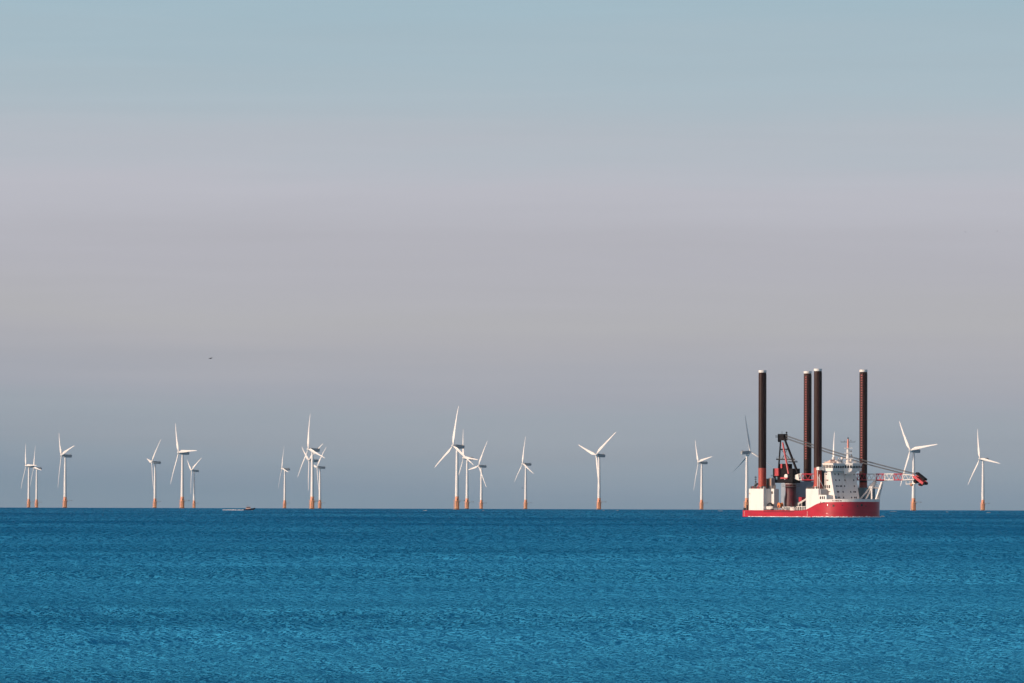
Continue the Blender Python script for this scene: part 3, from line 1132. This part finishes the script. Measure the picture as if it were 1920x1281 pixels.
mb.obox(cp(1452.5, 892.6, -2), BD, BN, UP, 3.2, 3.0, 0.3)
mb.build('cab_walkway', RAIL, crane)
mb = MB()     # white sheave drum at the boom foot
c = cp(1474.5, 893.5, -3.7)
mb.bar(c - BN * 0.5, c + BN * 0.5, 1.25, n=20)
mb.bar(cp(1473, 895, -3.7), cp(1471.5, 899.5, -3.7), 0.45)
mb.build('winch_drum', SHIPWHITE, crane, smooth=True)
# A-frame mast
mb = MB()
apex = 818
for off in (-2.3, 2.3):
    mb.bar(cp(1470.5, 822, off * .45), cp(1496, 888, off * 1.2), 0.62, 0.72)
    mb.bar(cp(1463.8, 822, off * .45), cp(1459.8, 880, off * 1.2), 0.42, 0.48)
for y, a, b, r in ((842.7, 1462.6, 1479, .3), (861.5, 1455.8, 1489, .36), (866.5, 1478, 1495, .28)):
    for off in (-2.0, 2.0):
        mb.bar(cp(a, y, off), cp(b, y, off), r)
for y, px in ((842.7, 1462.6), (861.5, 1461), (842.7, 1478), (861.5, 1485)):
    mb.bar(cp(px, y, -2.0), cp(px, y, 2.0), 0.25)
for y0, y1, a, b in ((861.5, 842.7, 1466, 1476), (842.7, 861.5, 1464, 1481)):
    mb.bar(cp(a, y0, 2.0), cp(b, y1, 2.0), 0.14)
mb.build('crane_mast', CRANEBLACK, crane)
mb = MB()
mb.bar(cp(1467.2, 830, -1.8), cp(1478.8, 889, -3.0), 0.5, 0.62)
mb.build('mast_strut', CRANERED, crane)
mb = MB()
c = cp(1467.3, 820, 0)
mb.obox(c, BD, BN, UP, 4.3, 3.6, 3.7)
mb.obox(cp(1467.3, 815.2, 0), BD, BN, UP, 3.4, 3.0, 0.5)
mb.obox(cp(1459.3, 817.6, 0), BD, BN, UP, 2.6, 2.4, 0.28)
mb.obox(cp(1459.3, 819.8, 0), BD, BN, UP, 2.6, 2.4, 0.28)
mb.bar(cp(1460.5, 827, -1), cp(1460.5, 827, 1), 0.75, n=12)
mb.bar(cp(1466, 815, 0), cp(1466, 809, 0), 0.1, n=5)
mb.build('mast_head', CRANEBLACK, crane)
mb = MB()   # walkways with rails on the mast
for px, y, l in ((1470, 861, 9.0), (1485, 864.5, 6.0)):
    c = cp(px, y, -1.5)
    mb.obox(c, BD, BN, UP, l, 2.2, 0.2)
    for i in range(7):
        q = c + BD * (l * (i / 6 - .5)) - BN * 1.1
        mb.bar(q, q + UP * 1.2, 0.06, n=5)
    for h in (.6, 1.2):
        mb.bar(c + BD * (-l / 2) - BN * 1.1 + UP * h, c + BD * (l / 2) - BN * 1.1 + UP * h, 0.06, n=5)
for i in range(12):
    q = cp(1473 + i * 0.35, 842 + i * 1.6, 1.5)
    mb.obox(q, BD, BN, UP, 1.0, 0.6, 0.1)
mb.build('mast_walkway', RAIL, crane)
mb = MB()
q = cp(1474.6, 812.5, 0)
mb.bar(cp(1474.3, 816, 0), q, 0.09, n=5)
mb.ball((q.x, q.y, q.z + .3), 0.55, 10, 1.3)
mb.build('mast_lamp', BLACK, crane)

# boom: square lattice truss, red and white bays
YT, YB = 889.3, 900.3
HWID = 2.0
BOOM = MB()
bounds = [1485, 1497, 1503.5, 1526, 1542, 1558, 1574, 1590, 1607, 1625, 1642.5, 1658, 1675.5, 1692.3, 1713.5]
cols = ['foot', 'w', 'r', 'w', 'r', 'w', 'r', 'w', 'r', 'w', 'r', 'w', 'r', 'tip']


def node(px, y, off):
    return cp(px, y, off)


BOOM.use(SHIPWHITE)
f0 = [node(1484, 893.5, -HWID * .5), node(1484, 893.5, HWID * .5), node(1484, 896.0, HWID * .5), node(1484, 896.0, -HWID * .5)]
f1 = [node(1496.5, YT - .2, -HWID), node(1496.5, YT - .2, HWID), node(1496.5, YB + .6, HWID), node(1496.5, YB + .6, -HWID)]
BOOM.loft([f0, f1])
for i in range(1, len(cols)):
    a, b = bounds[i], bounds[i + 1]
    m = {'w': SHIPWHITE, 'r': CRANERED, 'tip': SHIPWHITE}[cols[i]]
    BOOM.use(m)
    yta, ytb, yba, ybb = YT, YT, YB, YB
    if cols[i] == 'tip': ytb, ybb = 892.2, 899.5
    for s in (-1, 1):
        BOOM.bar(node(a, yta, s * HWID), node(b, ytb, s * HWID), 0.30, n=6)
        BOOM.bar(node(a, yba, s * HWID), node(b, ybb, s * HWID), 0.30, n=6)
        k = 2 if (b - a) > 10 else 1
        for j in range(k):
            p, q = a + (b - a) * j / k, a + (b - a) * (j + 1) / k
            mid = (p + q) / 2
            t = lambda x: (x - a) / (b - a)
            ty = lambda x: yta + (ytb - yta) * t(x)
            by = lambda x: yba + (ybb - yba) * t(x)
            BOOM.bar(node(p, by(p), s * HWID), node(mid, ty(mid), s * HWID), 0.17, n=5)
            BOOM.bar(node(mid, ty(mid), s * HWID), node(q, by(q), s * HWID), 0.17, n=5)
    BOOM.bar(node(a, yta, -HWID), node(a, yba, -HWID), 0.2, n=5)
    BOOM.bar(node(a, yta, HWID), node(a, yba, HWID), 0.2, n=5)
    for yv in (yta, yba):
        BOOM.bar(node(a, yv, -HWID), node(a, yv, HWID), 0.18, n=5)
        BOOM.bar(node(a, yv, -HWID), node(b, yv if cols[i] != 'tip' else (ytb if yv == yta else ybb), HWID), 0.13, n=5)
BOOM.build('boom', None, crane)
mb = MB()      # walkway under the boom top and cable trays
mb.obox((node(1500, 901.6, 0) + node(1526, 901.6, 0)) / 2, BD, BN, UP, (node(1526, 0, 0) - node(1500, 0, 0)).length, 2.6, 0.35)
mb.obox((node(1643, 901.6, 0) + node(1660, 901.6, 0)) / 2, BD, BN, UP, (node(1660, 0, 0) - node(1643, 0, 0)).length, 2.6, 0.35)
mb.build('boom_walkway', CRANEBLACK, crane)
# boom head
hd = Vector(node(1737, 907.5, 0) - node(1714.5, 890, 0))
hl = hd.length
hd.normalize()
hu = hd.cross(BN) * -1
if hu.z < 0: hu = -hu
mb = MB()
for s in (-1, 1):
    c = (node(1714.3, 891.3, 0) + node(1733.5, 906.8, 0)) / 2 + BN * (s * 1.9)
    mb.use(CRANERED).obox(c, hd, BN, hu, hl * 0.9, 0.3, 1.5)
c = (node(1720, 889.5, 0) + node(1732.5, 900.5, 0)) / 2
mb.use(CRANEBLACK).obox(c + hu * 0.5, hd, BN, hu, hl * 0.72, 2.6, 1.0)
mb.build('boom_head', None, crane)
mb = MB()
for px, y, r in ((1717.5, 903, 1.0), (1734.2, 906.8, 0.8), (1726, 908.3, 0.75), (1729.5, 906.5, 0.8), (1716, 897, 1.0)):
    c = node(px, y, 0)
    mb.bar(c - BN * 1.5, c + BN * 1.5, r, n=16)
mb.build('sheave', CRANEBLACK, crane, smooth=True)
mb = MB()
mb.use(DECKORANGE)
c = node(1708.5, 908.5, 0); mb.ball((c.x, c.y, c.z), 0.95, 12, 1.1)
c = node(1714, 905, 0); mb.use(SHIPWHITE).obox(c, BD, BN, UP, 2.2, 1.4, 1.4)
mb.bar(node(1708.5, 908, 0), node(1712, 899, 0), 0.15)
mb.build('hook_block', None, crane)
mb = MB()
c = node(1725.5, 908.7, 0); mb.use(CRANERED).obox(c, BD, BN, UP, 1.9, 1.2, 1.5)
mb.use(DECKORANGE).ball((node(1727, 910.3, 0)), 0.55, 10)
mb.build('hook_block', None, crane)
mb = MB()
for y in (901.0, 908.0):
    mb.bar(node(1698.5, y, -1), node(1714, y - .5, -1), 0.2)
for px in (1698.5, 1706):
    mb.bar(node(px, 901, -1), node(px, 908, -1), 0.18)
mb.build('tip_frame', SHIPWHITE, crane)
# pendant ropes
for (a, b) in (((1472.5, 816.2), (1716, 888.2)), ((1472.5, 817.8), (1716, 889.6)), ((1473.5, 821.3), (1708, 891.2)), ((1473.5, 822.9), (1708, 892.4))):
    off = -1.2
    p, q = cp(*a, off * .6), cp(*b, off)
    pts = []
    for i in range(13):
        t = i / 12
        v = p.lerp(q, t)
        v.z -= 1.1 * math.sin(math.pi * t)
        pts.append(v)
    mb = MB(); mb.path(pts, 0.17, 5); mb.build('pendant_rope', CABLE, crane)

# boom rest on the port bow
mb = MB()
tp = node(1641.3, 902.6, 0)
for px, y, ly, r in ((1612, 936, 6.5, .42), (1622.5, 936, 8.5, .42)):
    lx = lx_at(px, ly)
    mid = tp.lerp(Vector((lx, ly, zz(y))), 0.42)
    mb.bar(tp, mid, 0.85, 0.95)
    mb.bar(mid, (lx, ly, zz(y)), 0.55, 0.42)
lx = lx_at(1633.5, 10.5)
mb.bar((lx, 10.5, zz(937)), (lx, 10.5, zz(917)), 0.5)
mb.build('boom_rest', SHIPWHITE, ship)
mb = MB()
tq = node(1653.6, 904, 0)
for px, ly, r in ((1641.5, 12.2, .6), (1646, 14.0, .5)):
    lx = lx_at(px, ly)
    mb.bar(tq, (lx, ly, zz(936.5)), 0.8, r)
mb.use(SHIPWHITE)
mb.build('boom_rest', SHIPWHITE, ship)
mb = MB()
a, b = Vector((lx_at(1630, 12), 12, zz(914))), Vector((lx_at(1651, 14), 14, zz(916)))
mb.bar(a, b, 0.45); mb.bar(a + UP * 1.1, b + UP * 1.1, 0.1); mb.bar(a + UP * 2.0, b + UP * 2.0, 0.1)
for i in range(6):
    q = a.lerp(b, i / 5); mb.bar(q, q + UP * 2.0, 0.08, n=5)
mb.build('rest_walkway', SHIPGREY, ship)

# ---- deck fittings
mb = MB()    # white lattice sea-fastening frames along the starboard deck edge
def fr(px, y, ly=-18.6): return Vector((lx_at(px, ly), ly, zz(y)))
for a, b in (((1467, 951.2), (1482, 951.2)), ((1494, 950.4), (1511, 950.4)), ((1467, 951.2), (1473, 956.8)), ((1482, 951.2), (1489, 956.8)), ((1489, 956.8), (1492, 951.5)), ((1474, 956.8), (1474, 951.2))):
    mb.bar(fr(*a), fr(*b), 0.2)
for px in (1495, 1499.5, 1504, 1508): mb.bar(fr(px, 957), fr(px, 950.4), 0.3)
mb.box(lx_at(1483, -17), lx_at(1490, -17), -17.6, -16.4, DK, zz(951.2))
mb.build('deck_frame', SHIPWHITE, ship)
mb = MB()
mb.bar(fr(1496.5, 944.5, -12), fr(1511.5, 935.5, -12), 0.28); mb.bar(fr(1496.5, 946.5, -12), fr(1511.5, 937.5, -12), 0.22)
mb.bar(fr(1497, 945, -12), fr(1497, 950, -12), 0.2); mb.bar(fr(1503.5, 942, -12), fr(1503.5, 957, -12), 0.2)
mb.build('gangway', SHIPWHITE, ship)
mb = MB()
mb.box(lx_at(1468, -14), lx_at(1496, -14), -14.6, -9, DK, zz(949.6))
for px in (1474.5, 1483.5, 1493, 1495.5):
    p = fr(px, 949, -14.2); mb.bar(p, p + UP * 2.0, 0.25, 0.12)
mb.build('sea_fastening_grillage', DARKGREY, ship)
# starboard rail along the low deck
mb = MB()
for px in np.arange(1452, 1511, 2.2):
    p = fr(float(px), 957.3, -19.2); mb.bar(p, p + UP * 1.2, 0.05, n=5)
mb.bar(fr(1451, 953.5, -19.2), fr(1511, 953.5, -19.2), 0.05, n=5)
mb.bar(fr(1451, 955.3, -19.2), fr(1511, 955.3, -19.2), 0.05, n=5)
mb.build('deck_railing', SHIPWHITE, ship)
mb = MB()    # aft light mast on the aft house roof
c = Vector((ax0 + 2.6, -16.5, ztop))
for i in range(4):
    a = math.pi / 4 + i * math.pi / 2
    mb.bar(c + Vector((1.0 * math.cos(a), 1.0 * math.sin(a), 0)), c + Vector((0.25 * math.cos(a), 0.25 * math.sin(a), 4.3)), 0.1, n=5)
mb.bar(c + UP * 4.2, c + UP * 7.2, 0.14)
for h, w in ((2.0, 1.1), (4.2, 1.0), (5.4, 1.3), (6.6, 1.5)):
    mb.obox(c + UP * h, (CT, ST, 0), (-ST, CT, 0), UP, w, .7, .35)
mb.build('stern_light_mast', BLACK, ship)
mb = MB()
e0, e1 = lx_at(1441, -12), lx_at(1446.2, -12)
mb.box(e0, e1, -12.0, -9.4, ztop, zz(896.8))
ex = mb.build('exhaust_casing', SHIPGREY, ship, bevel=.05)
mb = MB(); mb.box(e0 + .3, e1 - .3, -12.12, -11.95, zz(911), zz(897.6)); mb.build('sunlit_panel', mat('sunlit_salmon', (0.80, 0.50, 0.36), 0.5), ex)  # sunlight on the starboard face painted in as a salmon panel
mb = MB(); mb.box(lx_at(1435, -11), lx_at(1440.8, -11), -11.5, -9.4, ztop, zz(898)); mb.build('leg_shade_box', BLACK, ship)  # box painted black for the shade beside the leg
mb = MB(); mb.box(lx_at(1458.3, -10), lx_at(1460, -10), -10.6, -10, DK, zz(918)); mb.build('side_trunk', SHIPWHITE, ship)
mb = MB()
for dx, h in ((0, 2.0), (1.0, 1.3), (2.2, 2.4)):
    mb.bar((ax1 + dx + .4, -13.0, ztop), (ax1 + dx + .4, -13.0, ztop + h), 0.3)
mb.build('roof_vent', RAIL, aft_s)
mb = MB()      # bollards and fairleads on the stern
for px in (1394.5, 1397):
    p = fr(px, 957.3, -18.5); mb.bar(p, p + UP * 1.3, 0.4)
mb.bar(fr(1400.5, 957.3, -18.5), fr(1400.5, 948, -18.5), 0.5)
mb.build('stern_bollard', BLACK, ship)

# lifeboat lying at the starboard rail (its own thing)
def ship_thing(name, lx, ly, z, rz=0.0):
    o = empty(name)
    o.matrix_world = Matrix.Translation(ship.location) @ Matrix.Rotation(SHIP_RZ, 4, 'Z') @ Matrix.Translation((lx, ly, z)) @ Matrix.Rotation(rz, 4, 'Z')
    return o


lb = ship_thing('rescue_boat', lx_at(1444.3, -16.6), -16.6, DK)
tag(lb, 'white rescue boat under a black domed canopy on the ship deck beside the aft block', 'boat')
mb = MB()
rings = []
for x, w, z0 in ((-2.6, 1.15, .5), (-1.5, 1.35, .25), (1.2, 1.35, .25), (2.4, .9, .5), (3.0, .25, 1.0)):
    rings.append([(x, -w, 2.3), (x, -w * .8, z0 + .3), (x, 0, z0), (x, w * .8, z0 + .3), (x, w, 2.3)])
mb.loft(rings)
mb.build('hull', SHIPWHITE, lb, smooth=True, angle=45)
mb = MB()
rings = []
for x, w, h in ((-2.4, .95, .6), (-1.9, 1.15, 1.7), (-.6, 1.3, 2.15), (.9, 1.25, 2.0), (1.9, .95, 1.3), (2.4, .5, .3)):
    rings.append([(x + .1, w * math.cos(math.pi * i / 8), 2.28 + h * math.sin(math.pi * i / 8)) for i in range(9)])
mb.loft(rings)
mb.build('canopy', BLACK, lb, smooth=True)
mb = MB()
for x in (-1.5, 1.4): mb.box(x - .2, x + .2, -1.2, 1.2, 0.0, .55)
mb.build('cradle', RAIL, lb)
wn = ship_thing('deck_winch', lx_at(1463.3, -17.2), -17.2, DK)
tag(wn, 'orange deck winch on a low frame between the aft block and the crane pedestal', 'winch')
mb = MB(); mb.bar((0, -.9, 2.9), (0, .9, 2.9), 1.35, n=18); mb.bar((0, -1.1, 2.9), (0, -.95, 2.9), 1.6, n=18); mb.bar((0, .95, 2.9), (0, 1.1, 2.9), 1.6, n=18)
mb.build('drum', DECKORANGE, wn, smooth=True)
mb = MB()
for s in (-1.2, 1.2):
    mb.bar((-1.2, s, 0), (0, s, 3.0), .18); mb.bar((1.2, s, 0), (0, s, 3.0), .18)
mb.box(-1.4, 1.4, -1.3, 1.3, 0, .3)
mb.build('frame', CRANEDARK, wn)
ct = ship_thing('cargo_container', lx_at(1503.5, -4), -4.0, DK)
tag(ct, 'small dark red cargo container on the deck behind the white gangway', 'container')
mb = MB(); mb.box(-1.5, 1.5, -1.2, 1.2, 5.0, 7.6)
for i in range(7): mb.box(-1.35 + i * .42, -1.15 + i * .42, -1.26, -1.2, 5.1, 7.5)
mb.build('body', CRANERED, ct, bevel=.03)
mb = MB(); mb.box(-1.5, 1.5, -1.2, 1.2, 0, 4.99); mb.build('stand', DARKGREY, ct, bevel=.03)

# bow wave and foam along the waterline
def foam_mesh(name, strips):
    mb = MB()
    rnd = random.Random(9)
    for pts, w in strips:
        rings = []
        for p in pts:
            k = rnd.uniform(0.2, 1.0)
            hgt = w * k
            p = Vector(p)
            rings.append([(p.x, p.y, p.z - 0.3), (p.x - .3 * hgt, p.y - .5 * hgt, p.z + .45 * hgt), (p.x, p.y, p.z + hgt), (p.x + .3 * hgt, p.y + .5 * hgt, p.z + .4 * hgt)])
        mb.loft(rings)
    return mb.build(name, FOAM, None, smooth=True, angle=80)


sm = Matrix.Translation(ship.location) @ Matrix.Rotation(SHIP_RZ, 4, 'Z')
pts = []
for t in np.linspace(-88, 66, 120):
    p, nr = hull_point(t, 0.0, 0.4)
    pts.append(sm @ p)
bw = foam_mesh('bow_wave', [(pts, 0.75), ([sm @ Vector((float(x), -19.9, 0)) for x in np.linspace(-36, 27, 120)], 0.42)])
tag(bw, 'white broken foam along the red hull waterline', 'foam', kind='stuff')

# whitecaps scattered near the horizon
mb = MB()
rnd = random.Random(5)
caps = [(797, 955.3, 6500, 4), (1158, 956.4, 7300, 2.6), (1350, 957.9, 7000, 5), (1675, 959.2, 6800, 6),
        (1776, 960.2, 6600, 2), (1854, 961.0, 6200, 3.5), (1132, 956.7, 7300, 2), (1655, 967.8, 4250, 2.2), (906, 957.2, 6600, 2)]
for px, y, d, ln in caps:
    p = unproject(px, y, d)
    z = sea_z(d) + 0.25
    rings = []
    kk = 7
    for i in range(kk):
        t = i / (kk - 1) - .5
        h = (0.12 + 0.22 * rnd.random()) * (1 - 3.2 * t * t)
        x, yy = p.x + t * ln, p.y + rnd.uniform(-.6, .6)
        rings.append([(x, yy - .8, z - .4), (x, yy - .3, z + h * .7), (x, yy + .1, z + h), (x, yy + .9, z - .4)])
    mb.loft(rings)
wc = mb.build('whitecap_foam', mat('thin_foam', (0.34, 0.42, 0.48), 0.8, noise=0.4, nscale=1.5), None, smooth=True, angle=80)
tag(wc, 'short white wave crests scattered near the horizon', 'foam', kind='stuff')

# ------------------------------------------------------------------ speedboat with its wake
BOAT_D = 6450.0
sb = empty('motor_boat', on_sea(467.0, BOAT_D), 0)
tag(sb, 'small motor boat speeding right with a dark raised bow and white wake', 'boat')
mb = MB()
rings = []
for x, w, zk, zt_ in ((-5.0, 1.7, -.3, 1.0), (-2, 1.9, -.3, 1.15), (1.5, 1.8, -.1, 1.5), (4, 1.1, .3, 2.0), (5.6, .15, 1.2, 2.4)):
    rings.append([(x, -w, zt_), (x, -w * .75, zk + .25), (x, 0, zk), (x, w * .75, zk + .25), (x, w, zt_)])
mb.loft(rings)
mb.build('hull', mat('boat_navy', (0.03, 0.035, 0.06), 0.4), sb, smooth=True, angle=50)
mb = MB()
mb.loft([[(-3.2, -1.35, 1.1), (1.8, -1.3, 1.4), (1.8, 1.3, 1.4), (-3.2, 1.35, 1.1)], [(-2.6, -1.2, 2.2), (1.0, -1.15, 2.3), (1.0, 1.15, 2.3), (-2.6, 1.2, 2.2)]])
cabn = mb.build('cabin', mat('boat_cream', (0.62, 0.42, 0.36), 0.4), sb, bevel=.06)
mb = MB(); mb.box(-2.4, 1.2, -1.25, 1.25, 2.3, 3.0); mb.build('windscreen', GLASS, cabn)
mb = MB(); mb.box(-2.8, 1.9, -1.4, 1.4, 3.0, 3.2); mb.build('roof', mat('boat_roof_pink', (0.5, 0.34, 0.36), 0.5), cabn, bevel=.04)
mb = MB(); mb.bar((-1, 0, 3.2), (-1.2, 0, 5.4), .07, n=5); mb.bar((-1.6, 0, 3.2), (-1.8, 0, 4.6), .05, n=5); mb.build('aerial', RAIL, sb)
mb = MB()
rings = []
rnd = random.Random(2)
bx = sb.location
for i in range(60):
    t = i / 59
    x = bx.x + 3.0 - t * 27
    h = (0.75 - .12 * t) * rnd.uniform(.55, 1.1) + (0.3 if i < 14 else 0)
    w = 1.2 + 0.9 * t
    rings.append([(x, bx.y - w, bx.z - .4), (x, bx.y - w * .5, bx.z + h), (x, bx.y + w * .5, bx.z + h * .9), (x, bx.y + w, bx.z - .4)])
mb.loft(rings)
wk = mb.build('boat_wake', FOAM, None, smooth=True, angle=80)
tag(wk, 'white wake trailing left of the motor boat', 'foam', kind='stuff')

# ------------------------------------------------------------------ gulls
def bird(px, y, d, span, label, bank=0.0):
    mb = MB()
    s = span / 1.4
    rings = []
    for x, r in ((-.28, .02), (-.2, .05), (-.05, .075), (.12, .06), (.2, .045), (.27, .012)):
        rings.append([(x * s, r * s * math.cos(2 * math.pi * i / 8), r * s * math.sin(2 * math.pi * i / 8)) for i in range(8)])
    mb.loft(rings)
    o = mb.build('seagull', BIRD, None, smooth=True)
    for sgn in (-1, 1):
        w = MB()
        prof = [(0.0, .13, -.05, 0.0), (.22, .12, -.04, .10), (.38, .11, -.01, .13), (.58, .06, .01, .07), (.72, .01, -.02, .0)]
        rings = []
        for yv, c0_, c1_, zv in prof:
            rings.append([(c0_ * s, sgn * yv * s, zv * s), ((c1_ + .02) * s, sgn * yv * s, (zv + .018) * s), ((c1_ - .06) * s, sgn * yv * s, zv * s), (c1_ * s, sgn * yv * s, (zv - .008) * s)])
        w.loft(rings)
        w.build('wing', BIRD, o, smooth=True)
    t = MB()
    t.loft([[(-.24 * s, -.03 * s, 0), (-.24 * s, .03 * s, 0), (-.24 * s, .03 * s, .015 * s), (-.24 * s, -.03 * s, .015 * s)], [(-.4 * s, -.08 * s, 0), (-.4 * s, .08 * s, 0), (-.4 * s, .08 * s, .01 * s), (-.4 * s, -.08 * s, .01 * s)]])
    t.build('tail', BIRD, o)
    o.location = unproject(px, y, d)
    o.rotation_euler = (bank, R(4), R(215))
    tag(o, label, 'bird', 'gulls in flight')
    return o


bird(395, 672.3, 1500, 1.5, 'dark gull flying over the left trio of turbines, the largest bird in the sky', R(8))
bird(1810, 435, 2600, 1.1, 'tiny dark gull high at right, the left one of two faint specks', R(-14))
bird(1870, 433.6, 2600, 1.1, 'tiny dark gull high at the far right edge of the sky', R(12))
bird(979.5, 915.3, 2600, 1.3, 'tiny gull low beside the lone turbine tower mid sea', R(-5))

# ------------------------------------------------------------------ thin sea haze over the whole scene
mb = MB()
mb.box(-21000, 21000, -21000, 21000, -35.0, 130.0)
hz = mb.build('haze', None)
tag(hz, kind='stuff')
hm = bpy.data.materials.new('sea_haze')
hm.use_nodes = True
hm.node_tree.nodes.clear()
ho = hm.node_tree.nodes.new('ShaderNodeOutputMaterial')
hv = hm.node_tree.nodes.new('ShaderNodeVolumePrincipled')
hv.inputs['Color'].default_value = (0.80, 0.88, 0.95, 1)
hv.inputs['Density'].default_value = 4.5e-6
hv.inputs['Anisotropy'].default_value = 0.2
hm.node_tree.links.new(hv.outputs[0], ho.inputs['Volume'])
hz.data.materials.append(hm)
